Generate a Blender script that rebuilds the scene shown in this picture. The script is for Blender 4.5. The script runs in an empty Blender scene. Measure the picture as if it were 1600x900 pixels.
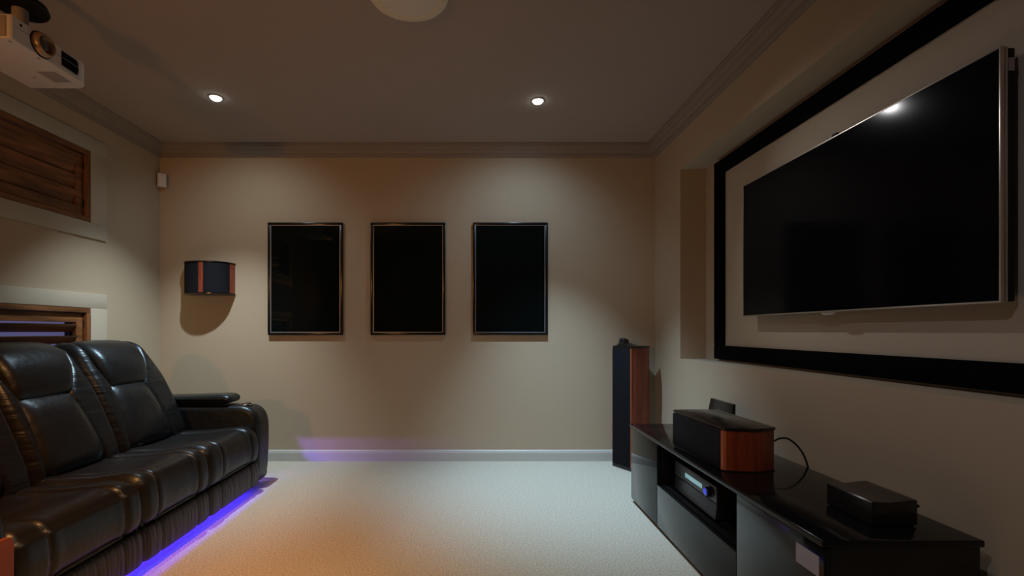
import bpy, bmesh, math, random
from mathutils import Vector, Matrix
random.seed(7)
sc = bpy.context.scene
COL = sc.collection
R = math.radians

# ------------------------------------------------------------------ camera, world, lights, exposure
cd = bpy.data.cameras.new('camera')
cam = bpy.data.objects.new('camera', cd); COL.objects.link(cam)
cam.location = (0, 0, 1.115); cam.rotation_euler = (R(90), 0, 0)
cd.sensor_width = 36.0; cd.sensor_fit = 'HORIZONTAL'; cd.lens = 36.0 * 735 / 1600
cd.shift_x = 55 / 1600; cd.shift_y = 67 / 1600; cd.clip_start = 0.02
sc.camera = cam
sc.view_settings.view_transform = 'Standard'
sc.view_settings.look = 'None'
sc.view_settings.gamma = 1.0
sc.view_settings.use_curve_mapping = False
sc.view_settings.exposure = 0.0

w = bpy.data.worlds.new('dusk'); sc.world = w; w.use_nodes = True
w.node_tree.nodes['Background'].inputs[0].default_value = (0.15, 0.14, 0.30, 1)
w.node_tree.nodes['Background'].inputs[1].default_value = 0.55

def add_light(kind, name, loc, energy, color, aim=None, **kw):
    ld = bpy.data.lights.new(name, kind); ld.energy = energy; ld.color = color
    for k, v in kw.items(): setattr(ld, k, v)
    o = bpy.data.objects.new(name, ld); COL.objects.link(o); o.location = loc
    if aim is not None:
        o.rotation_euler = (Vector(aim) - Vector(loc)).to_track_quat('-Z', 'Y').to_euler()
    return o

DL = [(-1.77, 3.19), (0.42, 3.236)]          # the two downlights in view
COOL = [(0.82, 0.94, 1.0), (0.58, 0.80, 1.0)]
BEAM = [165.0, 258.0]
AIM = [(-2.25, 3.50), (0.70, 3.36)]
SPILL = [11.0, 16.0]
WIDE = [79, 69]
for (x, y), c, e, e2, (ax, ay), wd in zip(DL, COOL, BEAM, SPILL, AIM, WIDE):
    add_light('SPOT', 'downlight_lamp', (x, y, 2.655), e, c, (ax, ay, 0), spot_size=R(wd), spot_blend=1.0, shadow_soft_size=0.022)
    add_light('SPOT', 'downlight_spill', (x, y, 2.655), e2, c, (x * 1.05 - .25, y + 1.7, 0), spot_size=R(124), spot_blend=1.0, shadow_soft_size=0.022)
# the second row of ceiling lamps, behind the view: an orange one over the near end of the sofa; the other rear lamps are added fill
add_light('SPOT', 'rear_downlight_orange', (-1.45, 1.05, 2.66), 190.0, (1.0, 0.36, 0.11), (-1.50, 1.70, 0), spot_size=R(76), spot_blend=1.0, shadow_soft_size=0.03)
add_light('SPOT', 'downlight_spill', (0.42, 3.236, 2.655), 30.0, (0.96, 0.94, 0.95), (1.70, 1.9, 1.05), spot_size=R(66), spot_blend=1.0, shadow_soft_size=0.022)
add_light('SPOT', 'rear_fill_right', (-0.5, 0.2, 2.62), 22.0, (0.86, 0.85, 1.0), (1.53, 1.5, 0.85), spot_size=R(66), spot_blend=1.0, shadow_soft_size=0.03)  # added unseen fill that lifts the right wall
add_light('SPOT', 'rear_fill_middle', (-0.15, 1.0, 2.66), 58.0, (1.0, 0.82, 0.50), (-0.12, 1.80, 0), spot_size=R(80), spot_blend=1.0, shadow_soft_size=0.03)  # added unseen warm fill for the near carpet
add_light('SPOT', 'rear_fill_orange', (-2.3, -1.0, 1.7), 84.0, (1.0, 0.43, 0.11), (-1.0, 4.04, 1.55), spot_size=R(86), spot_blend=1.0, shadow_soft_size=0.07)  # added unseen orange fill for the back wall, no real fitting
# blue LED strip under the sofa and its end that shines along the carpet to the far wall
add_light('AREA', 'sofa_led_lamp', (-1.66, 2.41, 0.088), 5.2, (0.055, 0.025, 1.0), (-1.47, 2.41, 0.0), shape='RECTANGLE', size=1.66, size_y=0.012)
add_light('SPOT', 'sofa_led_end_lamp', (-1.84, 3.36, 0.016), 17.0, (0.27, 0.10, 1.0), (-1.08, 4.0, 0.325), spot_size=R(56), spot_blend=0.4, shadow_soft_size=0.006)

# ------------------------------------------------------------------ materials
def mat(name, color, rough=0.6, metal=0.0, spec=0.5, coat=0.0, bump=None, vary=None, emit=None, estr=0.0, stretch=None, sheen=0.0, stint=None):
    m = bpy.data.materials.new(name); m.use_nodes = True
    nt = m.node_tree; b = nt.nodes['Principled BSDF']
    b.inputs['Base Color'].default_value = (*color, 1)
    b.inputs['Roughness'].default_value = rough
    b.inputs['Metallic'].default_value = metal
    b.inputs['Specular IOR Level'].default_value = spec
    if sheen: b.inputs['Sheen Weight'].default_value = sheen; b.inputs['Sheen Roughness'].default_value = 0.4
    if stint: b.inputs['Specular Tint'].default_value = (*stint, 1)
    if coat: b.inputs['Coat Weight'].default_value = coat; b.inputs['Coat Roughness'].default_value = 0.05
    if emit: b.inputs['Emission Color'].default_value = (*emit, 1); b.inputs['Emission Strength'].default_value = estr
    tc = nt.nodes.new('ShaderNodeTexCoord')
    src = tc.outputs['Object']
    if stretch:
        mp = nt.nodes.new('ShaderNodeMapping'); mp.inputs['Scale'].default_value = stretch
        nt.links.new(src, mp.inputs['Vector']); src = mp.outputs['Vector']
    if vary:      # (scale, dark factor, light factor)
        n = nt.nodes.new('ShaderNodeTexNoise'); n.inputs['Scale'].default_value = vary[0]; n.inputs['Detail'].default_value = 5
        r = nt.nodes.new('ShaderNodeValToRGB')
        r.color_ramp.elements[0].position = 0.3; r.color_ramp.elements[1].position = 0.7
        r.color_ramp.elements[0].color = (*[c * vary[1] for c in color], 1)
        r.color_ramp.elements[1].color = (*[c * vary[2] for c in color], 1)
        nt.links.new(src, n.inputs['Vector']); nt.links.new(n.outputs['Fac'], r.inputs['Fac'])
        nt.links.new(r.outputs['Color'], b.inputs['Base Color'])
    if bump:      # list of (scale, strength, distance, voronoi?)
        prev = None
        for s, st, d, vor in bump:
            if vor:
                n = nt.nodes.new('ShaderNodeTexVoronoi'); out = 'Distance'
            else:
                n = nt.nodes.new('ShaderNodeTexNoise'); n.inputs['Detail'].default_value = 3; out = 'Fac'
            n.inputs['Scale'].default_value = s
            nt.links.new(src, n.inputs['Vector'])
            bp = nt.nodes.new('ShaderNodeBump'); bp.inputs['Strength'].default_value = st; bp.inputs['Distance'].default_value = d
            nt.links.new(n.outputs[out], bp.inputs['Height'])
            if prev: nt.links.new(prev.outputs['Normal'], bp.inputs['Normal'])
            prev = bp
        nt.links.new(prev.outputs['Normal'], b.inputs['Normal'])
    return m

M = {}
M['wall'] = mat('wall_paint', (0.50, 0.415, 0.30), 0.85, spec=0.2, bump=[(90, 0.05, 0.002, False)])
M['ceiling'] = mat('ceiling_paint', (0.42, 0.35, 0.30), 0.9, spec=0.15)
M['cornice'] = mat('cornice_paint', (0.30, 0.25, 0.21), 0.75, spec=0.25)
M['trim'] = mat('trim_paint', (0.52, 0.47, 0.37), 0.6, spec=0.3)
M['skirting'] = mat('skirting_paint', (0.55, 0.55, 0.52), 0.45)
M['carpet'] = mat('carpet', (0.66, 0.63, 0.54), 0.95, spec=0.1, vary=(120, 0.66, 1.16), bump=[(120, 0.50, 0.006, True), (330, 0.5, 0.003, False)])
M['leather'] = mat('black_leather', (0.011, 0.0105, 0.0105), 0.35, spec=0.55, stint=(0.62, 0.84, 1.0), bump=[(260, 0.10, 0.002, True), (9, 0.30, 0.016, False), (30, 0.18, 0.006, False)])
M['fold'] = mat('folded_leather', (0.011, 0.0105, 0.0105), 0.35, spec=0.55, stint=(0.62, 0.84, 1.0), stretch=(3.0, 3.0, 26.0), bump=[(1.0, 0.45, 0.016, False)])
M['gather'] = mat('gathered_leather', (0.012, 0.012, 0.014), 0.42, spec=0.55, stretch=(2.0, 34.0, 3.0), bump=[(1.0, 0.55, 0.02, False)])
M['thread'] = mat('seam_leather', (0.035, 0.028, 0.024), 0.40, spec=0.6)
M['armlit'] = mat('lamplit_leather', (0.28, 0.065, 0.028), 0.5, spec=0.4)  # arm leather with the orange lamplight put into its colour
M['black_gloss'] = mat('black_gloss', (0.005, 0.005, 0.006), 0.10, spec=0.35)
M['black_lacquer'] = mat('black_lacquer', (0.010, 0.010, 0.011), 0.22, spec=0.5)
M['door_glass'] = mat('dark_glass_door', (0.010, 0.012, 0.013), 0.07, spec=0.36)
M['black_matte'] = mat('black_matte', (0.007, 0.007, 0.008), 0.65, spec=0.3)
M['velvet'] = mat('black_velvet', (0.003, 0.003, 0.003), 0.95, spec=0.05)
M['grille'] = mat('grille_cloth', (0.006, 0.006, 0.010), 0.85, spec=0.2, bump=[(600, 0.3, 0.001, True)])
M['cherry'] = mat('cherry_veneer', (0.25, 0.048, 0.020), 0.32, spec=0.5, vary=(6, 0.55, 1.25), stretch=(9, 9, 0.6))
M['cherry_edge'] = mat('cherry_edge', (0.45, 0.13, 0.06), 0.25, spec=0.6)
M['timber'] = mat('stained_timber', (0.21, 0.085, 0.030), 0.42, spec=0.4, vary=(4, 0.45, 1.45), stretch=(8, 1.0, 8))
M['timber_v'] = mat('stained_timber_upright', (0.21, 0.085, 0.030), 0.42, spec=0.4, vary=(4, 0.55, 1.3), stretch=(8, 8, 1.0))
M['white'] = mat('white_plastic', (0.72, 0.68, 0.66), 0.42, vary=(3, 0.97, 1.02))
M['bronze'] = mat('lens_ring', (0.50, 0.34, 0.20), 0.3, metal=0.7)
M['lens'] = mat('lens_glass', (0.01, 0.01, 0.02), 0.03, spec=0.9, coat=1.0)
M['grey_plastic'] = mat('grey_plastic', (0.35, 0.30, 0.29), 0.6)
M['silver'] = mat('brushed_silver', (0.55, 0.50, 0.44), 0.32, metal=0.85)
M['inlay'] = mat('silver_inlay', (0.42, 0.44, 0.46), 0.4, metal=0.6)
M['print'] = mat('black_print_under_glass', (0.003, 0.005, 0.005), 0.03, spec=0.25)
M['screen'] = mat('tv_screen', (0.004, 0.004, 0.005), 0.10, spec=0.06)
M['fabric'] = mat('screen_fabric', (0.50, 0.44, 0.34), 0.9, spec=0.15)
M['receiver'] = mat('receiver_front', (0.075, 0.080, 0.095), 0.35, metal=0.4)
M['receiver_low'] = mat('receiver_flap', (0.030, 0.030, 0.042), 0.3, metal=0.3)
M['display'] = mat('lit_display', (0.02, 0.03, 0.03), 0.3, emit=(0.45, 0.80, 0.85), estr=0.4)
M['knob_ring'] = mat('blue_lit_ring', (0.02, 0.02, 0.1), 0.3, emit=(0.05, 0.08, 1.0), estr=0.5)
M['led'] = mat('blue_led', (0.05, 0.05, 0.3), 0.4, emit=(0.08, 0.03, 1.0), estr=3.0)
M['lamp'] = mat('lamp_face', (0.9, 0.9, 0.9), 0.4, emit=(0.9, 1.0, 1.0), estr=14.0)
M['fixture'] = mat('cream_enamel', (0.82, 0.72, 0.52), 0.5)
M['fixture_in'] = mat('cream_diffuser', (0.80, 0.72, 0.60), 0.55)
M['chrome'] = mat('chrome', (0.75, 0.72, 0.70), 0.15, metal=1.0)
M['label'] = mat('pale_grey', (0.30, 0.28, 0.36), 0.5)
M['cable'] = mat('cable_rubber', (0.010, 0.009, 0.008), 0.5)
gm = bpy.data.materials.new('window_glass'); gm.use_nodes = True
gb = gm.node_tree.nodes['Principled BSDF']
gb.inputs['Base Color'].default_value = (0.95, 0.97, 1, 1); gb.inputs['Roughness'].default_value = 0.0
gb.inputs['Transmission Weight'].default_value = 1.0; gb.inputs['IOR'].default_value = 1.02
M['glass'] = gm

# ------------------------------------------------------------------ helpers
ORIG = {}
def obj(name, bm, m, parent=None, smooth=True, angle=40):
    """link ONE mesh object; geometry is given in world space, or in its root's space when the root is in ORIG"""
    if parent is not None:
        off = ORIG.get(parent.name, Vector((0, 0, 0)))
        bm.transform(Matrix.Translation(-off))
    bmesh.ops.recalc_face_normals(bm, faces=bm.faces)
    me = bpy.data.meshes.new(name); bm.to_mesh(me); bm.free()
    me.materials.append(M[m])
    if smooth:
        for p in me.polygons: p.use_smooth = True
        me.set_sharp_from_angle(angle=R(angle))
    o = bpy.data.objects.new(name, me); COL.objects.link(o)
    if parent is not None:
        o.parent = parent; ORIG[o.name] = ORIG.get(parent.name, Vector((0, 0, 0)))
    return o

def thing(name, label, cat, loc, group=None, rz=0.0, local=False):
    o = bpy.data.objects.new(name, None); COL.objects.link(o)
    o.empty_display_size = 0.05
    o.location = loc; o.rotation_euler = (0, 0, rz)
    o['label'] = label; o['category'] = cat
    if group: o['group'] = group
    ORIG[o.name] = Vector((0, 0, 0)) if local else Vector(loc)
    return o

def struct(name, bm, m, parent=None, **kw):
    o = obj(name, bm, m, parent, **kw)
    if parent is None: o['kind'] = 'structure'
    return o

def box(bm, x0, x1, y0, y1, z0, z1, bev=0.0, seg=2):
    v = [bm.verts.new((x, y, z)) for x in (x0, x1) for y in (y0, y1) for z in (z0, z1)]
    f = [(0, 1, 3, 2), (4, 6, 7, 5), (0, 4, 5, 1), (2, 3, 7, 6), (0, 2, 6, 4), (1, 5, 7, 3)]
    fs = [bm.faces.new([v[i] for i in q]) for q in f]
    if bev:
        es = list({e for q in fs for e in q.edges})
        bmesh.ops.bevel(bm, geom=es, offset=bev, segments=seg, profile=0.5, affect='EDGES')
    return bm

def B(*a, **k): return box(bmesh.new(), *a, **k)

def extrude_poly(bm, pts, z0, z1, bev=0.0, seg=2, axis='z'):
    """prism of a 2D outline; axis z: (x,y); axis y: (x,z); axis x: (y,z)"""
    def P(p, t):
        return {'z': (p[0], p[1], t), 'y': (p[0], t, p[1]), 'x': (t, p[0], p[1])}[axis]
    a = [bm.verts.new(P(p, z0)) for p in pts]; b = [bm.verts.new(P(p, z1)) for p in pts]
    n = len(pts); fs = [bm.faces.new(a[::-1]), bm.faces.new(b)]
    for i in range(n): bm.faces.new((a[i], a[(i + 1) % n], b[(i + 1) % n], b[i]))
    if bev:
        es = list({e for f in fs for e in f.edges})
        bmesh.ops.bevel(bm, geom=es, offset=bev, segments=seg, profile=0.5, affect='EDGES')
    return bm

def cyl(bm, c, axis, r0, r1, h, n=40):
    """(frustum) from point c along axis for h"""
    ax = Vector(axis).normalized(); q = ax.to_track_quat('Z', 'Y').to_matrix().to_4x4()
    res = bmesh.ops.create_cone(bm, cap_ends=True, segments=n, radius1=r0, radius2=r1, depth=h)
    bmesh.ops.transform(bm, matrix=Matrix.Translation(Vector(c) + ax * h / 2) @ q, verts=res['verts'])
    return bm

def lathe(bm, c, axis, prof, n=48):
    """prof: list of (radius, height along axis)"""
    ax = Vector(axis).normalized(); q = ax.to_track_quat('Z', 'Y')
    rings = []
    for r, h in prof:
        rings.append([bm.verts.new(Vector(c) + q @ Vector((max(r, 1e-4) * math.cos(2 * math.pi * i / n), max(r, 1e-4) * math.sin(2 * math.pi * i / n), h))) for i in range(n)])
    for a, b in zip(rings, rings[1:]):
        for i in range(n): bm.faces.new((a[i], a[(i + 1) % n], b[(i + 1) % n], b[i]))
    bm.faces.new(rings[0][::-1]); bm.faces.new(rings[-1])
    return bm

def tube(bm, pts, r, n=8):
    pts = [Vector(p) for p in pts]; rings = []
    up = Vector((0, 0, 1))
    for i, p in enumerate(pts):
        t = (pts[min(i + 1, len(pts) - 1)] - pts[max(i - 1, 0)]).normalized()
        s = t.cross(up)
        if s.length < 1e-3: s = t.cross(Vector((1, 0, 0)))
        s.normalize(); u = s.cross(t).normalized()
        rings.append([bm.verts.new(p + r * (math.cos(2 * math.pi * k / n) * s + math.sin(2 * math.pi * k / n) * u)) for k in range(n)])
    for a, b in zip(rings, rings[1:]):
        for k in range(n): bm.faces.new((a[k], a[(k + 1) % n], b[(k + 1) % n], b[k]))
    bm.faces.new(rings[0][::-1]); bm.faces.new(rings[-1])
    return bm

def catmull(pts, sub=4, closed=False):
    out = []; n = len(pts)
    rng = range(n if closed else n - 1)
    for i in rng:
        if closed: p = [pts[(i + k - 1) % n] for k in range(4)]
        else: p = [pts[max(i - 1, 0)], pts[i], pts[i + 1], pts[min(i + 2, n - 1)]]
        for k in range(sub):
            t = k / sub
            out.append(tuple(0.5 * ((2 * b) + (c - a) * t + (2 * a - 5 * b + 4 * c - d) * t * t + (3 * b - a - 3 * c + d) * t ** 3) for a, b, c, d in zip(*p)))
    if not closed: out.append(tuple(pts[-1]))
    return out

def prof_normals(prof):
    n = len(prof); area = sum(prof[i][0] * prof[(i + 1) % n][1] - prof[(i + 1) % n][0] * prof[i][1] for i in range(n))
    sg = 1 if area > 0 else -1; out = []
    for i in range(n):
        a, b = Vector(prof[i - 1]), Vector(prof[(i + 1) % n]); d = (b - a)
        if d.length < 1e-9: d = Vector((1, 0))
        d.normalize(); out.append(Vector((d.y, -d.x)) * sg)
    return out

def loft(bm, prof, ys, inset):
    """sweep a closed (x,z) profile along y; inset(y,x,z) pulls each point inwards"""
    nn = prof_normals(prof); rings = []
    for y in ys:
        ring = []
        for (x, z), nv in zip(prof, nn):
            d = inset(y, x, z)
            ring.append(bm.verts.new((x - nv.x * d, y, z - nv.y * d)))
        rings.append(ring)
    n = len(prof)
    for a, b in zip(rings, rings[1:]):
        for i in range(n): bm.faces.new((a[i], a[(i + 1) % n], b[(i + 1) % n], b[i]))
    bm.faces.new(rings[0][::-1]); bm.faces.new(rings[-1])
    return bm

def lin(a, b, n): return [a + (b - a) * i / n for i in range(n + 1)]

def rounded_ys(y0, y1, r, nmid=6, ne=5):
    ys = [y0 + r * (1 - math.cos(math.pi / 2 * i / ne)) for i in range(ne + 1)]
    ys += lin(y0 + r, y1 - r, nmid)[1:-1]
    ys += [y1 - r * (1 - math.cos(math.pi / 2 * i / ne)) for i in range(ne, -1, -1)]
    return ys

def edge_round(y, y0, y1, r):
    d = min(y - y0, y1 - y)
    if d >= r: return 0.0
    t = 1 - max(d, 0) / r
    return r * (1 - math.sqrt(max(0.0, 1 - t * t)))

# ------------------------------------------------------------------ room shell
XL, XR, YB, YF, H = -2.72, 1.53, 4.04, -1.6, 2.7
struct('floor', B(XL - .2, XR + .5, YF - .2, YB + .2, -0.1, 0.0), 'carpet', smooth=False)
struct('ceiling', B(XL - .2, XR + .5, YF - .2, YB + .2, H, H + 0.1), 'ceiling', smooth=False)
struct('wall_back', B(XL - .15, XR + .35, YB, YB + .15, 0, H), 'wall', smooth=False)
struct('wall_front', B(XL - .15, XR + .35, YF - .15, YF, 0, H), 'wall', smooth=False)

# left wall with two openings (the windows)
WY0, WY1 = 1.30, 3.30                # openings along the wall
UZ0, UZ1, LZ0, LZ1 = 1.875, 2.375, 0.60, 1.275
def rect_wall(bm, x0, x1, ya, yb, holes):
    """holes stacked over one y range: list of (z0,z1)"""
    hy0, hy1 = WY0, WY1
    box(bm, x0, x1, ya, hy0, 0, H); box(bm, x0, x1, hy1, yb, 0, H)
    z = 0
    for a, b in sorted(holes):
        box(bm, x0, x1, hy0, hy1, z, a); z = b
    box(bm, x0, x1, hy0, hy1, z, H)
    return bm
struct('wall_left', rect_wall(bmesh.new(), XL - .15, XL, YF, YB, [(UZ0, UZ1), (LZ0, LZ1)]), 'wall', smooth=False)

# right wall with the recess for the screens
NY0, NY1, NZ0, NZ1, ND = 0.72, 3.536, 0.905, 2.33, 0.192
bm = bmesh.new()
box(bm, XR, XR + .30, YF, NY0, 0, H); box(bm, XR, XR + .30, NY1, YB, 0, H)
box(bm, XR, XR + .30, NY0, NY1, 0, NZ0); box(bm, XR, XR + .30, NY0, NY1, NZ1, H)
box(bm, XR + ND, XR + .30, NY0, NY1, NZ0, NZ1)
struct('wall_right', bm, 'wall', smooth=False)

# cornices, mitred at the corners
CP = [(0, 0), (.088, 0), (.088, .010), (.078, .014), (.074, .030), (.060, .040), (.056, .048), (.046, .050), (.036, .064), (.030, .070), (.022, .071), (.020, .086), (.012, .090), (.010, .098), (0, .098)]
def cornice(P):
    bm = bmesh.new(); a = [bm.verts.new(P(d, h, 0)) for d, h in CP]; b = [bm.verts.new(P(d, h, 1)) for d, h in CP]
    n = len(CP); bm.faces.new(a); bm.faces.new(b[::-1])
    for i in range(n): bm.faces.new((a[i], a[(i + 1) % n], b[(i + 1) % n], b[i]))
    return bm
struct('trim_1', cornice(lambda d, h, t: ((XL + d, XR - d)[t], YB - d, H - h)), 'cornice', angle=25)
struct('trim_2', cornice(lambda d, h, t: (XL + d, (YF, YB - d)[t], H - h)), 'cornice', angle=25)
struct('trim_3', cornice(lambda d, h, t: (XR - d, (YF, YB - d)[t], H - h)), 'cornice', angle=25)

# baseboards
SP = [(0, 0), (.018, 0), (.018, .070), (.014, .078), (.014, .082), (.008, .092), (.004, .095), (0, .095)]
def skirting(P):
    bm = bmesh.new(); a = [bm.verts.new(P(d, h, 0)) for d, h in SP]; b = [bm.verts.new(P(d, h, 1)) for d, h in SP]
    n = len(SP); bm.faces.new(a); bm.faces.new(b[::-1])
    for i in range(n): bm.faces.new((a[i], a[(i + 1) % n], b[(i + 1) % n], b[i]))
    return bm
struct('baseboard_back', skirting(lambda d, h, t: ((XL + d, XR - d)[t], YB - d, h)), 'skirting', angle=25)
struct('baseboard_left', skirting(lambda d, h, t: (XL + d, (YF, YB - d)[t], h)), 'skirting', angle=25)
struct('baseboard_right', skirting(lambda d, h, t: (XR - d, (YF, YB - d)[t], h)), 'skirting', angle=25)

# windows: painted casing on the wall, sash and pane in the opening
def window(name, z0, z1, cz0, cz1):
    bm = bmesh.new(); T = 0.014; c0, c1 = WY0 - .14, WY1 + .145
    box(bm, XL, XL + T, c0, c1, z1, cz1, .003); box(bm, XL, XL + T, c0, c1, cz0, z0, .003)
    box(bm, XL, XL + T, c0, WY0, z0, z1, .003); box(bm, XL, XL + T, WY1, c1, z0, z1, .003)
    o = struct(name, bm, 'trim')
    s = bmesh.new(); xo = XL - .13
    box(s, xo, xo + .035, WY0, WY1, z0, z0 + .04); box(s, xo, xo + .035, WY0, WY1, z1 - .04, z1)
    box(s, xo, xo + .035, WY0, WY0 + .05, z0 + .04, z1 - .04); box(s, xo, xo + .035, WY1 - .05, WY1, z0 + .04, z1 - .04)
    box(s, xo, xo + .035, 2.63, 2.68, z0 + .04, z1 - .04)
    obj('window_sash', s, 'black_lacquer', o)
    obj('window_pane', B(xo + .014, xo + .020, WY0 + .05, WY1 - .05, z0 + .04, z1 - .04), 'glass', o, smooth=False)
    return o
window('window_1', UZ0, UZ1, 1.767, 2.475)
window('window_2', LZ0, LZ1, 0.49, 1.377)

# wooden shutters in the openings
def shutter(label, z0, z1, tilt, pitch, blade, closed=False):
    t = thing('window_shutter', label, 'shutter', (XL - .02, (WY0 + WY1) / 2, z0), 'wooden shutters on the left wall')
    fx0, fx1 = XL - .05, XL + .012
    f = bmesh.new(); fw = .034
    box(f, fx0, fx1, WY0 + .002, WY1 - .002, z0 + .002, z0 + fw, .003); box(f, fx0, fx1, WY0 + .002, WY1 - .002, z1 - fw, z1 - .002, .003)
    obj('frame', f, 'timber', t)
    for ya, yb in ((WY0 + .002, WY0 + fw), (WY1 - fw, WY1 - .002)):
        obj('jamb', B(fx0, fx1, ya, yb, z0 + fw, z1 - fw, bev=.003), 'timber_v', t)
    g = .005; py0, py1, pz0, pz1 = WY0 + fw + g, WY1 - fw - g, z0 + fw + g, z1 - fw - g
    half = (py0 + py1) / 2
    for a, b in ((py0, half - .002), (half + .002, py1)):
        p = bmesh.new(); sw, rw = .052, .062; px0, px1 = XL - .042, XL - .012
        box(p, px0, px1, a, a + sw, pz0, pz1, .002); box(p, px0, px1, b - sw, b, pz0, pz1, .002)
        box(p, px0, px1, a + sw, b - sw, pz0, pz0 + rw, .002); box(p, px0, px1, a + sw, b - sw, pz1 - rw, pz1, .002)
        pan = obj('shutter_panel', p, 'timber', t)
        h0, h1 = pz0 + rw, pz1 - rw; n = max(1, int((h1 - h0) / pitch + .3)); st = (h1 - h0) / n
        for i in range(n):
            zc = h0 + st * (i + .5); bl = bmesh.new()
            if closed: blade = st + .010
            pts = [(blade / 2 * math.cos(k / 8 * math.pi * 2), .0055 * math.sin(k / 8 * math.pi * 2)) for k in range(8)]
            ct, sn = math.cos(tilt), math.sin(tilt)
            pts = [(XL - .027 + x * ct - z * sn, zc + x * sn + z * ct) for x, z in pts]
            extrude_poly(bl, pts, a + sw + .002, b - sw - .002, axis='y')
            obj('louver', bl, 'timber', pan, angle=50)
        for hz in (pz0 + .06, pz1 - .10):
            yy = b + .003 if b > half + .1 else a - .003
            obj('hinge', cyl(bmesh.new(), (XL - .008, yy, hz), (0, 0, 1), .0035, .0035, .05, 10), 'black_matte', pan)
    return t
shutter('upper brown wooden window shutter with closed slats near the ceiling', UZ0, UZ1, R(73), .082, .088, True)
shutter('lower brown wooden window shutter with open slats behind the sofa', LZ0, LZ1, R(47), .080, .074)

# ------------------------------------------------------------------ carpet objects: sofa
SOFA = thing('recliner_sofa', 'black leather three-seat recliner sofa with blue light glowing beneath', 'sofa', (-2.04, 2.42, 0))
SEATS = [(2.694, 3.300, 2.835, 3.190), (2.161, 2.694, 2.262, 2.588), (1.560, 2.161, 1.690, 2.052)]
seat_top = [(-2.16, .415), (-2.00, .425), (-1.84, .432), (-1.72, .445), (-1.635, .452), (-1.572, .440), (-1.536, .405), (-1.521, .350), (-1.517, .290), (-1.526, .235), (-1.550, .208)]
seat_prof = catmull(seat_top, 4) + [(-1.75, .205), (-2.16, .205)]

def panel_inset(y, cuts, groove, edge):
    """cushioned inset between stitched lines: deepest at each line"""
    for i, (a, b) in enumerate(zip(cuts, cuts[1:])):
        if a - 1e-6 <= y <= b + 1e-6:
            t = (y - a) / (b - a); half = (b - a) / 2
            d = min(t, 1 - t) * 2 * half
            first = (i == 0 and t < .5); last = (i == len(cuts) - 2 and t >= .5)
            g = edge if (first or last) else groove
            wd = .045 if (first or last) else .028
            if d >= wd: return 0.0
            q = 1 - d / wd
            return g * q ** 2.2
    return edge

def cushion_ys(cuts):
    ys = []
    for a, b in zip(cuts, cuts[1:]):
        n = 18
        for i in range(n):
            t = i / n; ys.append(a + (b - a) * (0.5 - 0.5 * math.cos(math.pi * t)))
    ys.append(cuts[-1]); return ys

def xb(z): return -2.05 - .25 * (z - .44) / .56          # sloping front of the backrests

back_front = [(xb(.40) - .02, .36), (xb(.44), .44), (xb(.55) + .012, .55), (xb(.70) + .012, .70), (xb(.85), .85), (xb(.95) - .012, .95), (-2.335, 1.01), (-2.41, 1.035), (-2.49, 1.02), (-2.55, .96), (-2.575, .85), (-2.58, .5)]
back_prof = catmull(back_front, 4) + [(-2.58, .21), (xb(.3) - .10, .21)]

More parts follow.
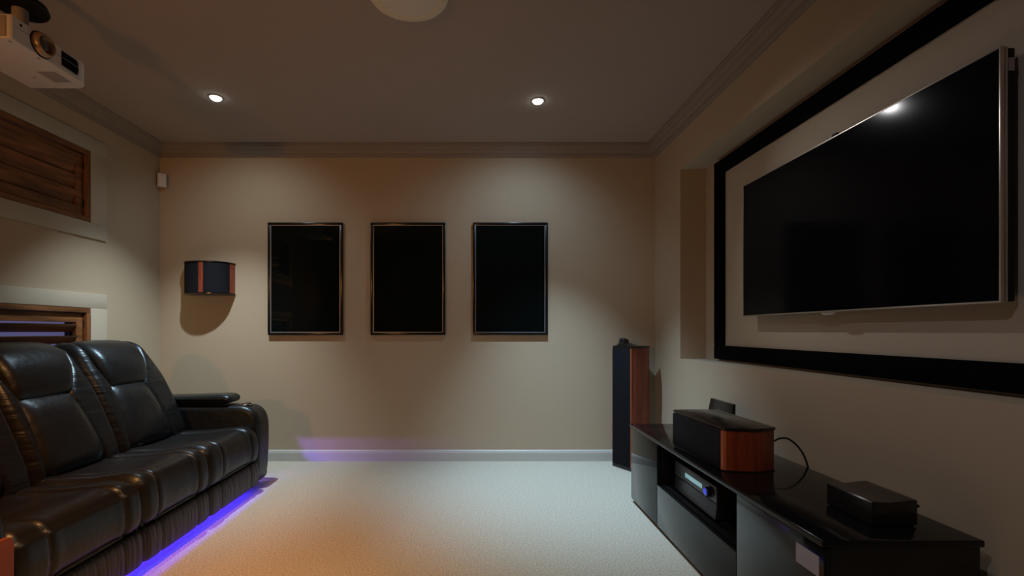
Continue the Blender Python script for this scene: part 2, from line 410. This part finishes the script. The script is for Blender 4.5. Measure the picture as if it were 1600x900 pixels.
for k, (y0, y1, s0, s1) in enumerate(SEATS):
    cuts = [y0, s0, s1, y1]; drop = (0.0, 0.0, 0.012)[k]
    def seat_inset(y, x, z, cuts=cuts, y0=y0, y1=y1, s0=s0, s1=s1, drop=drop):
        if z < .21: return edge_round(y, y0, y1, .02)
        d = panel_inset(y, cuts, .017, .036)
        if s0 < y < s1:
            e = min(y - s0, s1 - y) / .05
            d += .010 * min(1, e)
            for xs in (-1.765, -1.925):
                q = abs(x - xs) / .022
                if z > .38 and q < 1: d += .008 * (1 - q) ** 1.5 * min(1, e * 1.5)
        return d + drop * (1 if z > .4 else 0)
    c = obj('seat_cushion', loft(bmesh.new(), seat_prof, cushion_ys(cuts), seat_inset), 'leather', SOFA, angle=70)
    nn = prof_normals(seat_prof)
    for ys in (s0, s1):
        pts = []
        for (x, z), nv in list(zip(seat_prof, nn))[3:-3]:
            d = seat_inset(ys, x, z) - .002
            pts.append((x - nv.x * d, ys, z - nv.y * d))
        obj('piping', tube(bmesh.new(), pts, .0038), 'thread', c)
    # backrest with two side bolsters
    yc, hw = (y0 + y1) / 2, (y1 - y0) / 2
    L0, L1, L2, R0, R1, R2 = ((.07, .116, .085, .17, .23, .185), (.065, .085, .055, .13, .180, .145), (.065, .10, .07, .14, .19, .155))[k]
    def bol(z):          # width of the two side bolsters at height z: widest just below the headrest
        if z < .78: t = max(0, (z - .42) / .36); return L0 + (L1 - L0) * t, R0 + (R1 - R0) * t
        t = min(1, (z - .78) / .12); return L1 + (L2 - L1) * t, R1 + (R2 - R1) * t - .10 * max(0, min(1, (z - .80) / .22))
    def back_inset(y, x, z, y0=y0, y1=y1, yc=yc, hw=hw):
        wl, wr = bol(z); b0, b1 = y0 + wl, y1 - wr
        if x < -2.47: return edge_round(y, y0, y1, .03)
        e = abs(y - yc) / hw
        d = panel_inset(y, [y0, b0, b1, y1], .022, .045) - .028
        if b0 < y < b1: d += .060 * min(1, min(y - b0, b1 - y) / .03)
        if z > .80:
            t = min(1, (z - .80) / .22); d += .060 * t * max(0, (e - .55) / .45) ** 2
        return d
    bk = obj('backrest', loft(bmesh.new(), back_prof, [y0 + (y1 - y0) * i / 72 for i in range(73)], back_inset), 'fold', SOFA, angle=70)
    # lower back panel, puffed, narrower at its top
    bmL = bmesh.new(); nu, nv = 22, 20; grid = []
    lt0, lt1, lb0, lb1 = y0 + L1 - .01, y1 - R1 + .01, y0 + L0 - .01, y1 - R0 + .01
    for j in range(nv + 1):
        v = j / nv; z = .425 + (.775 - .425) * v; row = []
        for i in range(nu + 1):
            u = i / nu
            ya, yb_ = lb0 + (lt0 - lb0) * v, lb1 + (lt1 - lb1) * v
            p = (1 - abs(2 * u - 1) ** 5) ** .6 * (1 - abs(2 * v - 1) ** 6) ** .6
            row.append(bmL.verts.new((xb(z) - .035 + .060 * p + .012 * math.sin(math.pi * v), ya + (yb_ - ya) * u, z)))
        grid.append(row)
    for j in range(nv):
        for i in range(nu): bmL.faces.new((grid[j][i], grid[j][i + 1], grid[j + 1][i + 1], grid[j + 1][i]))
    bmesh.ops.recalc_face_normals(bmL, faces=bmL.faces)
    bmesh.ops.solidify(bmL, geom=bmL.faces[:], thickness=.03)
    obj('lumbar_panel', bmL, 'leather', SOFA, angle=80)
    # headrest roll
    hp = [(.762, -.030), (.772, .018), (.82, .050), (.89, .058), (.955, .050), (1.010, .018), (1.046, -.040), (1.055, -.110), (1.02, -.165), (.95, -.16), (.85, -.10)]
    hprof = catmull([(xb(z) + d, z) for z, d in hp], 4, closed=True)
    h0, h1 = y0 + L2, y1 - R2
    def head_inset(y, x, z, h0=h0, h1=h1, yc=(y0 + L2 + y1 - R2) / 2):
        e = abs(y - yc) / ((h1 - h0) / 2)
        return edge_round(y, h0, h1, .045) + .012 * e ** 3
    hb = loft(bmesh.new(), hprof, rounded_ys(h0, h1, .045, 12, 8), head_inset)
    for v in hb.verts:        # the pillow widens towards its top
        v.co.y += .10 * max(0, min(1, (v.co.z - .78) / .24)) * (v.co.y - h0) / (h1 - h0)
    obj('headrest', hb, 'leather', SOFA, angle=80)
    # gathered panel below the seat
    fp = catmull([(-1.565, .203), (-1.534, .197), (-1.522, .15), (-1.520, .09), (-1.526, .050), (-1.542, .044)], 4) + [(-1.56, .046), (-1.56, .200)]
    cutf = [y0 + .001, y0 + .12, y1 - .12, y1 - .001]
    obj('footrest_panel', loft(bmesh.new(), fp, cushion_ys(cutf), lambda y, x, z, c=cutf: panel_inset(y, c, .006, .010)), 'gather', SOFA, angle=70)

arm_front = [(-2.56, .10), (-2.56, .40), (-2.555, .56), (-2.52, .583), (-2.30, .585), (-1.95, .585), (-1.72, .585), (-1.635, .578), (-1.575, .545), (-1.542, .480), (-1.535, .38), (-1.538, .25), (-1.545, .12), (-1.560, .045)]
arm_prof = catmull(arm_front, 4) + [(-2.56, .045)]
pad_prof = catmull([(-2.28, .600), (-2.285, .625), (-2.26, .648), (-2.05, .654), (-1.88, .660), (-1.79, .661), (-1.752, .648), (-1.742, .625), (-1.760, .602), (-1.85, .590), (-2.10, .588)], 4, closed=True)
for ya, yb_, near in ((3.306, 3.500, False), (1.362, 1.554, True)):
    a = obj('armrest', loft(bmesh.new(), arm_prof, rounded_ys(ya, yb_, .035), lambda y, x, z, p=ya, q=yb_: edge_round(y, p, q, .035)), 'leather', SOFA, angle=70)
    obj('arm_pad', loft(bmesh.new(), pad_prof, rounded_ys(ya + .005, yb_ - .012, .03), lambda y, x, z, p=ya + .005, q=yb_ - .012: edge_round(y, p, q, .03)), 'leather', a, angle=80)
    ym = (ya + yb_) / 2
    cup = lathe(bmesh.new(), (-1.672, ym, .580), (0, 0, 1), [(.036, .0), (.050, .002), (.050, .008), (.046, .011), (.041, .009), (.039, .003), (.0, .003)])
    o = obj('cup_holder', cup, 'chrome', a); o['label'] = 'chrome cup holder ring'
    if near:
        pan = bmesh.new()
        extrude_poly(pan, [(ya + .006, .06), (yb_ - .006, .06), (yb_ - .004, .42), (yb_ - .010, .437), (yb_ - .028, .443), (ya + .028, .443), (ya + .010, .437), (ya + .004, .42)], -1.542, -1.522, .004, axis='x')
        o = obj('arm_front_lit', pan, 'armlit', a); o['label'] = 'red-brown front panel with lamplight in its colour'

obj('led_leak_blocker', B(-1.575, -1.562, 1.57, 3.29, .115, .206), 'black_matte', SOFA)  # added hidden board, keeps blue light from leaking between the panels
obj('base_frame', B(-2.54, -1.73, 1.565, 3.295, .035, .20, bev=.01), 'black_matte', SOFA)
for fx in (-2.45, -2.10):
    for fy in (1.46, 1.70, 3.15, 3.40):
        obj('foot', cyl(bmesh.new(), (fx, fy, 0), (0, 0, 1), .022, .026, .048, 16), 'black_matte', SOFA)
o = obj('led_strip', B(-1.728, -1.720, 1.60, 3.27, .10, .112), 'led', SOFA); o['label'] = 'blue glowing light strip'

# ------------------------------------------------------------------ media cabinet on the right
CX, CXB = 1.012, 1.470
CY0, CY1, Ya, Yb = 1.372, 3.085, 1.835, 2.640
CAB = thing('media_cabinet', 'long low glossy black media cabinet under the television', 'cabinet', (1.24, 2.23, 0))
c = bmesh.new(); t = .018
box(c, CX + .02, CXB, CY0 + .002, CY0 + .020, .03, .484); box(c, CX + .02, CXB, CY1 - .020, CY1 - .002, .03, .484)
for yy in (Ya, Yb): box(c, CX + .02, CXB - .01, yy - .009, yy + .009, .048, .484)
box(c, CX + .02, CXB, CY0 + .020, CY1 - .020, .03, .048)
box(c, CXB - .01, CXB, CY0 + .020, CY1 - .020, .048, .484)
box(c, CX + .022, CXB - .01, Ya + .009, Yb - .009, .240, .256)
obj('carcass', c, 'black_lacquer', CAB)
obj('plinth', B(CX + .05, CXB - .03, CY0 + .04, CY1 - .04, 0, .03), 'black_matte', CAB)
tp = bmesh.new(); box(tp, CX - .010, CXB + .006, CY0 - .008, CY1 + .004, .485, .506, .005, 3)
obj('top_panel', tp, 'black_gloss', CAB)
d1 = obj('door', B(CX, CX + .018, Yb + .002, CY1, .022, .480, bev=.002), 'door_glass', CAB)
d2 = obj('door', B(CX, CX + .018, CY0, Ya - .002, .022, .480, bev=.002), 'door_glass', CAB)
o = obj('door_patch', B(CX - .0012, CX - .0002, 1.390, 1.490, .386, .447), 'label', d2, smooth=False); o['label'] = 'pale grey rectangle'  # flat pale grey rectangle on the near door
obj('flap_door', B(CX, CX + .018, Ya + .002, Yb - .002, .022, .252, bev=.002), 'door_glass', CAB)

# receiver in the open bay
RC = thing('av_receiver', 'grey home theatre receiver with lit display in the open cabinet bay', 'receiver', (1.25, 2.33, .256))
ry0, ry1, rx = 2.110, 2.550, 1.075
obj('body', B(rx + .012, rx + .30, ry0, ry1, .268, .412, bev=.003), 'black_matte', RC)
obj('front_panel', B(rx, rx + .012, ry0, ry1, .338, .414, bev=.003), 'receiver', RC)
fl = bmesh.new(); extrude_poly(fl, [(rx - .006, .266), (rx + .012, .266), (rx + .012, .334), (rx + .002, .334)], ry0, ry1, .002, axis='y')
obj('lower_panel', fl, 'receiver_low', RC)
obj('display', B(rx - .0018, rx + .002, 2.245, 2.425, .362, .384, bev=.0008), 'display', RC)
kn = obj('volume_knob', lathe(bmesh.new(), (rx, 2.160, .376), (-1, 0, 0), [(.026, 0), (.026, .004), (.023, .006), (.022, .024), (.020, .027), (0, .027)]), 'black_lacquer', RC)
o = obj('knob_ring', lathe(bmesh.new(), (rx - .0265, 2.160, .378), (-1, 0, 0), [(.014, 0), (.016, .001), (.012, .003), (0, .003)]), 'knob_ring', kn); o['label'] = 'blue lit ring'
for yy in (2.49, 2.515): obj('button', cyl(bmesh.new(), (rx, yy, .356), (-1, 0, 0), .006, .006, .004, 14), 'receiver_low', RC)
for fx in (rx + .04, rx + .26):
    for fy in (ry0 + .05, ry1 - .05): obj('foot', cyl(bmesh.new(), (fx, fy, .256), (0, 0, 1), .02, .02, .013, 14), 'black_matte', RC)

# long centre speaker on the cabinet
CS = thing('centre_speaker', 'wide black centre speaker with cherry wood ends on the cabinet', 'speaker', (1.17, 2.265, .506))
def cs_outline(g=0.0):
    f = [(1.075 - g, 2.035 - g), (1.050 - g, 2.500 + g)]
    far = [(1.12, 2.512 + g), (1.20, 2.512 + g), (1.285 + g, 2.500 + g)]
    near = [(1.295 + g, 2.050 - g), (1.23, 2.022 - g), (1.15, 2.018 - g)]
    return f + catmull(far, 3) + catmull(near, 3)
obj('body', extrude_poly(bmesh.new(), cs_outline(0), .512, .683), 'cherry', CS, angle=30)
o = obj('top_cap', extrude_poly(bmesh.new(), cs_outline(.004), .683, .696, .003), 'black_lacquer', CS, angle=30)
obj('bottom_cap', extrude_poly(bmesh.new(), cs_outline(.002), .506, .512), 'black_lacquer', CS, angle=30)
gp = [(1.075, 2.046), (1.052, 2.498), (1.040, 2.496), (1.056, 2.046)]
obj('grille', extrude_poly(bmesh.new(), gp, .516, .680, .003), 'grille', CS, angle=30)
obj('edge_strip', extrude_poly(bmesh.new(), [(1.075, 2.0465), (1.060, 2.0465), (1.066, 2.034), (1.078, 2.030)], .513, .682), 'cherry_edge', CS, angle=30)

# device standing behind it, cable, small box
PN = thing('router', 'small black upright panel on cabinet behind wide speaker', 'router', (1.42, 2.74, .506))
rp = bmesh.new(); extrude_poly(rp, [(1.392, .516), (1.428, .516), (1.440, .706), (1.424, .706)], 2.600, 2.880, .003, axis='y')
for v in rp.verts:
    s = (v.co.z - .506) / .2; v.co.y += (v.co.y - 2.74) * (-.10 * s)
obj('casing', rp, 'black_lacquer', PN)
obj('stand', B(1.375, 1.450, 2.64, 2.84, .506, .518, bev=.003), 'black_matte', PN)
cb = catmull([(1.300, 2.055, .634), (1.33, 2.062, .644), (1.37, 2.070, .640), (1.42, 2.085, .606), (1.462, 2.10, .555), (1.488, 2.11, .49), (1.496, 2.11, .40), (1.498, 2.11, .25)], 5)
cbl = obj('cable', tube(bmesh.new(), cb, .0042, 10), 'cable'); cbl['label'] = 'black cable arching from the wide speaker down behind the cabinet'; cbl['category'] = 'cable'
SB = thing('media_box', 'small black box near the front end of the cabinet top', 'box', (1.30, 1.555, .506))
sb = bmesh.new()
top = catmull([(1.240, .584), (1.27, .582), (1.30, .5835), (1.345, .589), (1.365, .590)], 4)
extrude_poly(sb, [(1.226, .512), (1.226, .580), (1.230, .584)] + top + [(1.368, .586), (1.368, .512)], 1.460, 1.648, .002, axis='y')
obj('casing', sb, 'black_lacquer', SB, angle=30)
obj('base', B(1.232, 1.362, 1.466, 1.642, .506, .512), 'black_matte', SB)
obj('connector', cyl(bmesh.new(), (1.368, 1.475, .566), (1, 0, 0), .007, .005, .016, 12), 'black_matte', SB)
obj('connector', cyl(bmesh.new(), (1.368, 1.475, .540), (1, 0, 0), .005, .005, .008, 12), 'black_matte', SB)

# ------------------------------------------------------------------ tower speaker in the far right corner
TS = thing('tower_speaker', 'tall black floor speaker with cherry wood sides in the corner', 'speaker', (1.167, 3.800, 0), rz=math.atan2(-.87, .49), local=True)
def side(s): return catmull([(s * .095, .012), (s * .104, .08), (s * .098, .16), (s * .070, .245)], 4)
tbody = side(1) + side(-1)[::-1]
obj('body', extrude_poly(bmesh.new(), tbody, .03, .975), 'cherry', TS, angle=30)
obj('grille', B(-.0925, .0925, -.005, .014, .031, .974, bev=.003), 'grille', TS)
for s in (1, -1): obj('edge_strip', B(min(s * .093, s * .098), max(s * .093, s * .098), .0, .016, .03, .975, bev=.002), 'cherry_edge', TS)
tcap = [(p[0] * 1.05, p[1] * 1.04 - .006) for p in tbody]
obj('top_cap', extrude_poly(bmesh.new(), tcap, .975, .993, .003), 'black_lacquer', TS, angle=30)
hump = bmesh.new(); nu, nv = 20, 14; g = []
for j in range(nv + 1):
    v = j / nv; row = []
    for i in range(nu + 1):
        u = i / nu * 2 - 1
        row.append(hump.verts.new((u * .098, .005 + .17 * v, .992 + .046 * math.exp(-(u / .42) ** 2) * max(0, 1 - v) ** .8)))
    g.append(row)
for j in range(nv):
    for i in range(nu): hump.faces.new((g[j][i], g[j][i + 1], g[j + 1][i + 1], g[j + 1][i]))
bnd = [g[0][i] for i in range(nu + 1)]
lo = [hump.verts.new((p.co.x, p.co.y, .9915)) for p in bnd]
for i in range(nu): hump.faces.new((bnd[i + 1], bnd[i], lo[i], lo[i + 1]))
obj('tweeter_fairing', hump, 'black_lacquer', TS, angle=50)
pod = lathe(bmesh.new(), (0, -.006, 1.030), (0, 1, 0), [(.0, 0), (.020, .001), (.026, .006), (.028, .02), (.026, .05), (.018, .075), (.0, .085)], 28)
obj('tweeter', pod, 'black_lacquer', TS)
obj('plinth', extrude_poly(bmesh.new(), [(p[0] * 1.08, p[1] * 1.06 - .006) for p in tbody], 0, .03, .003), 'black_lacquer', TS, angle=30)

# ------------------------------------------------------------------ surround speaker on the back wall
WS = thing('wall_speaker', 'black curved surround speaker with cherry strips on the back wall', 'speaker', (-2.27, YB, 1.42))
plan = catmull([(-2.478, 4.032), (-2.462, 3.960), (-2.410, 3.900), (-2.340, 3.868), (-2.270, 3.858), (-2.200, 3.866), (-2.140, 3.892), (-2.095, 3.940), (-2.075, 4.032)], 6)
def off_plan(d):
    out = []
    for i, p in enumerate(plan):
        a, b = Vector(plan[max(i - 1, 0)]), Vector(plan[min(i + 1, len(plan) - 1)]); t_ = (b - a).normalized()
        out.append((p[0] + t_.y * d, p[1] - t_.x * d))
    return out
z0, z1 = 1.430, 1.684
inner = off_plan(-.012)
obj('body', extrude_poly(bmesh.new(), inner + [(inner[-1][0], YB - .001), (inner[0][0], YB - .001)], z0, z1), 'black_lacquer', WS, angle=30)
def strip(i0, i1, d, m, name):
    o_ = off_plan(d)[i0:i1 + 1]; n_ = inner[i0:i1 + 1]
    return obj(name, extrude_poly(bmesh.new(), o_ + n_[::-1], z0 + .004, z1 - .004), m, WS, angle=30)
strip(0, 23, 0, 'grille', 'grille'); strip(23, 26, .004, 'cherry', 'wood_strip'); strip(26, 44, 0, 'grille', 'grille'); strip(44, 48, .002, 'cherry', 'wood_strip')
pl = off_plan(.006)
for a_, b_, nm in ((z0 - .008, z0, 'bottom_cap'), (z1, z1 + .008, 'top_cap')):
    obj(nm, extrude_poly(bmesh.new(), pl + [(pl[-1][0], YB - .001), (pl[0][0], YB - .001)], a_, b_), 'black_lacquer', WS, angle=30)

# ------------------------------------------------------------------ pictures on the back wall
def picture(xc, label, first=None, tilt=0.0):
    W_, H_ = .640, .962; zc = 1.560
    if first is not None:
        r = first.copy(); COL.objects.link(r); r.location.x = xc; r['label'] = label
        for ch in list(first.children):
            k_ = ch.copy(); COL.objects.link(k_); k_.parent = r
        return r
    r = thing('picture_frame', label, 'picture', (xc, YB, zc - H_ / 2), 'black pictures on the back wall')
    x0, x1, a, b = xc - W_ / 2, xc + W_ / 2, zc - H_ / 2, zc + H_ / 2; fw = .022; f = bmesh.new()
    box(f, x0, x1, YB - .03, YB - .001, b - fw, b, .004); box(f, x0, x1, YB - .03, YB - .001, a, a + fw, .004)
    box(f, x0, x0 + fw, YB - .03, YB - .001, a + fw, b - fw, .004); box(f, x1 - fw, x1, YB - .03, YB - .001, a + fw, b - fw, .004)
    obj('frame', f, 'black_lacquer', r)
    x0, x1, a, b = x0 + fw, x1 - fw, a + fw, b - fw; iw = .005; f = bmesh.new()
    box(f, x0, x1, YB - .022, YB - .002, b - iw, b); box(f, x0, x1, YB - .022, YB - .002, a, a + iw)
    box(f, x0, x0 + iw, YB - .022, YB - .002, a + iw, b - iw); box(f, x1 - iw, x1, YB - .022, YB - .002, a + iw, b - iw)
    o_ = obj('inlay', f, 'inlay', r, smooth=False); o_['label'] = 'thin silver inner edge'
    obj('print', B(x0 + iw, x1 - iw, YB - .016, YB - .002, a + iw, b - iw), 'print', r, smooth=False)
    return r
P1 = picture(-1.465, 'black framed dark picture nearest the curved wall speaker')
picture(-0.588, 'middle black framed dark picture of the three on the back wall', P1)
picture(0.286, 'black framed dark picture nearest the tall corner speaker', P1)

# motion sensor in the far left corner
SN = thing('motion_sensor', 'small white motion sensor high in the far left corner', 'sensor', (-2.672, 3.992, 2.335), rz=R(38), local=True)
sn = bmesh.new(); extrude_poly(sn, [(-.034, .022), (-.034, -.006), (-.026, -.016), (.026, -.016), (.034, -.006), (.034, .022)], 0, .115, .004)
obj('casing', sn, 'white', SN)
obj('lens_window', B(-.020, .020, -.020, -.014, .018, .060, bev=.003), 'white', SN)
obj('wall_bracket', B(-.02, .02, .022, .040, .03, .085), 'grey_plastic', SN)

# ------------------------------------------------------------------ projection screen in the recess, television in front of it
PS = thing('projection_screen', 'large black bordered projection screen in the wall recess', 'screen', (1.70, 2.03, .91))
fy0, fy1, fz0, fz1, fb = 0.90, 3.345, .918, 2.300, .095; fx0, fx1 = 1.684, XR + ND - .001
f = bmesh.new()
box(f, fx0, fx1, fy0, fy1, fz0, fz0 + fb, .006); box(f, fx0, fx1, fy0, fy1, fz1 - fb, fz1, .006)
box(f, fx0, fx1, fy0, fy0 + fb + .02, fz0 + fb, fz1 - fb, .006); box(f, fx0, fx1, fy1 - fb - .02, fy1, fz0 + fb, fz1 - fb, .006)
obj('border_frame', f, 'velvet', PS)
obj('screen_surface', B(1.708, 1.720, fy0 + fb, fy1 - fb, fz0 + fb - .005, fz1 - fb + .005), 'fabric', PS, smooth=False)

TV = thing('television', 'large flat black television mounted in the wall recess', 'television', (1.63, 2.165, 1.205))
ty0, ty1, tz0, tz1, tx = 1.461, 2.880, 1.203, 2.002, 1.628
bz = .006; f = bmesh.new()
box(f, tx, tx + .012, ty0, ty1, tz0, tz0 + bz, .001); box(f, tx, tx + .012, ty0, ty1, tz1 - bz, tz1, .001)
box(f, tx, tx + .012, ty0, ty0 + bz, tz0 + bz, tz1 - bz, .001); box(f, tx, tx + .012, ty1 - bz, ty1, tz0 + bz, tz1 - bz, .001)
o = obj('bezel', f, 'silver', TV); o['label'] = 'thin silver rim'
obj('screen_panel', B(tx + .001, tx + .011, ty0 + bz, ty1 - bz, tz0 + bz, tz1 - bz), 'screen', TV, smooth=False)
o = obj('side_rim', B(tx + .0145, tx + .022, ty0, ty1, tz0 + .002, tz1 - .002, bev=.001), 'silver', TV)
bk = bmesh.new(); box(bk, tx + .012, tx + .0145, ty0 + .003, ty1 - .003, tz0 + .004, tz1 - .004)
box(bk, tx + .022, tx + .050, ty0 + .004, ty1 - .004, tz0 + .004, tz1 - .004, .004)
bko = obj('back_cover', bk, 'black_matte', TV)
obj('side_port', B(tx + .027, tx + .044, ty0 + .001, ty0 + .006, 1.925, 1.965), 'grey_plastic', bko)
lg = bmesh.new(); extrude_poly(lg, [(2.135, tz0), (2.155, tz0 - .014), (2.215, tz0 - .014), (2.235, tz0)], tx + .002, tx + .014, .002, axis='x')
obj('sensor_lip', lg, 'silver', TV)
obj('camera_nub', B(tx + .004, tx + .03, 2.135, 2.165, tz1 - .004, tz1 + .016, bev=.004), 'black_matte', TV)
obj('wall_mount', B(tx + .048, 1.709, 1.95, 2.40, 1.40, 1.80, bev=.003), 'black_matte', TV)

# ------------------------------------------------------------------ projector and its mount
PX0, PX1, PY0, PY1, PZ0, PZ1 = -2.18, -1.885, 1.903, 2.300, 2.300, 2.400
PJ = thing('projector', 'white ceiling projector with large lens at upper left', 'projector', (-2.03, 2.10, PZ0))
arc = [(PX1 - .055 + .055 * math.cos(a), PY1 - .075 + .075 * math.sin(a)) for a in lin(0, math.pi / 2, 8)]
pts = [(PX0, PY0), (PX1 - .006, PY0), (PX1, PY0 + .006)] + arc + [(PX0, PY1)]
obj('body', extrude_poly(bmesh.new(), pts, PZ0, PZ1, .006, 3), 'white', PJ, angle=35)
obj('side_cover', B(PX0 + .02, PX1 - .018, PY0 - .004, PY0 + .004, PZ0 + .008, PZ1 - .008, bev=.002), 'grey_plastic', PJ)
obj('case_seam', B(PX1 - .001, PX1 + .0006, PY0 + .01, 2.228, 2.3565, 2.3585), 'grey_plastic', PJ, smooth=False)
LC = (PX1 - .001, 2.037, 2.353)
ln = obj('lens_ring', lathe(bmesh.new(), LC, (1, 0, 0), [(.050, 0), (.050, .010), (.047, .013), (.046, .022), (.043, .026), (.037, .027), (.034, .014), (.031, .008), (0, .006)]), 'bronze', PJ)
obj('lens_surround', lathe(bmesh.new(), LC, (1, 0, 0), [(.053, -.002), (.0535, .003), (.0505, .0032), (0, .0032)]), 'black_matte', PJ)
obj('lens', lathe(bmesh.new(), (LC[0] + .008, LC[1], LC[2]), (1, 0, 0), [(.031, 0), (.029, .005), (.020, .010), (.009, .0125), (0, .013)]), 'lens', ln)
vt = bmesh.new(); extrude_poly(vt, [(2.135, 2.322), (2.215, 2.320), (2.222, 2.326), (2.226, 2.352), (2.222, 2.378), (2.214, 2.388), (2.135, 2.388)], PX1 - .001, PX1 + .0015, axis='x')
vo = obj('front_vent', vt, 'velvet', PJ, smooth=False)
sl = bmesh.new()
for zz in lin(2.330, 2.380, 4): box(sl, PX1 + .001, PX1 + .0035, 2.138, 2.220, zz - .0012, zz + .0012)
obj('vent_slats', sl, 'black_lacquer', vo, smooth=False)
obj('vent_divider', B(PX1 + .001, PX1 + .004, 2.135, 2.224, 2.3565, 2.3585), 'grey_plastic', vo, smooth=False)
obj('bottom_vent', B(-2.01, -1.93, 2.150, 2.240, PZ0 - .002, PZ0 + .001), 'grey_plastic', PJ, smooth=False)
obj('indicator', cyl(bmesh.new(), (PX1 - .001, 1.945, 2.378), (1, 0, 0), .006, .006, .002, 16), 'black_matte', PJ)
for fx, fy in ((-1.91, 1.925), (-1.905, 2.045), (-2.03, 1.96), (-2.07, 2.2)):
    obj('screw', cyl(bmesh.new(), (fx, fy, PZ0 - .002), (0, 0, 1), .0055, .0055, .003, 12), 'grey_plastic', PJ)
PM = thing('projector_mount', 'black ceiling mount holding the projector', 'mount', (-2.0, 2.06, 2.40))
obj('pole', cyl(bmesh.new(), (-2.0, 2.06, 2.42), (0, 0, 1), .028, .028, .26, 24), 'grey_plastic', PM)
obj('adaptor_plate', B(-2.08, -1.93, 1.97, 2.15, 2.400, 2.422, bev=.004), 'black_matte', PM)
obj('collar', lathe(bmesh.new(), (-2.0, 2.06, 2.52), (0, 0, 1), [(.030, 0), (.095, .004), (.100, .012), (.092, .034), (.05, .040), (.030, .041)]), 'black_matte', PM)
obj('ceiling_plate', lathe(bmesh.new(), (-2.0, 2.06, 2.67), (0, 0, 1), [(.03, 0), (.08, .004), (.085, .03)]), 'black_matte', PM)

# ------------------------------------------------------------------ ceiling fittings
for i, ((x, y), lb) in enumerate(zip(DL, ('lit recessed ceiling downlight nearer the window wall', 'lit recessed ceiling downlight nearer the television wall'))):
    d = thing('downlight', lb, 'light', (x, y, H), 'lit downlights in the ceiling')
    obj('trim_ring', lathe(bmesh.new(), (x, y, H), (0, 0, -1), [(.046, .0), (.046, .003), (.042, .006), (.036, .006), (.034, .002), (0, .002)], 40), 'white', d)
    obj('lamp_face', lathe(bmesh.new(), (x, y, H - .002), (0, 0, -1), [(.034, 0), (.034, .004), (.031, .011), (.022, .017), (.010, .020), (0, .021)], 32), 'lamp', d)
CF = thing('ceiling_fixture', 'round cream ceiling fixture at the top edge', 'light', (-.32, 2.205, H))
obj('rim', lathe(bmesh.new(), (-.32, 2.205, H), (0, 0, -1), [(.186, 0), (.188, .006), (.184, .016), (.168, .024), (.142, .028), (.136, .024), (0, .024)], 64), 'fixture', CF)
obj('diffuser', lathe(bmesh.new(), (-.32, 2.205, H - .024), (0, 0, -1), [(.132, 0), (.131, .004), (.10, .012), (.05, .017), (0, .018)], 56), 'fixture_in', CF)
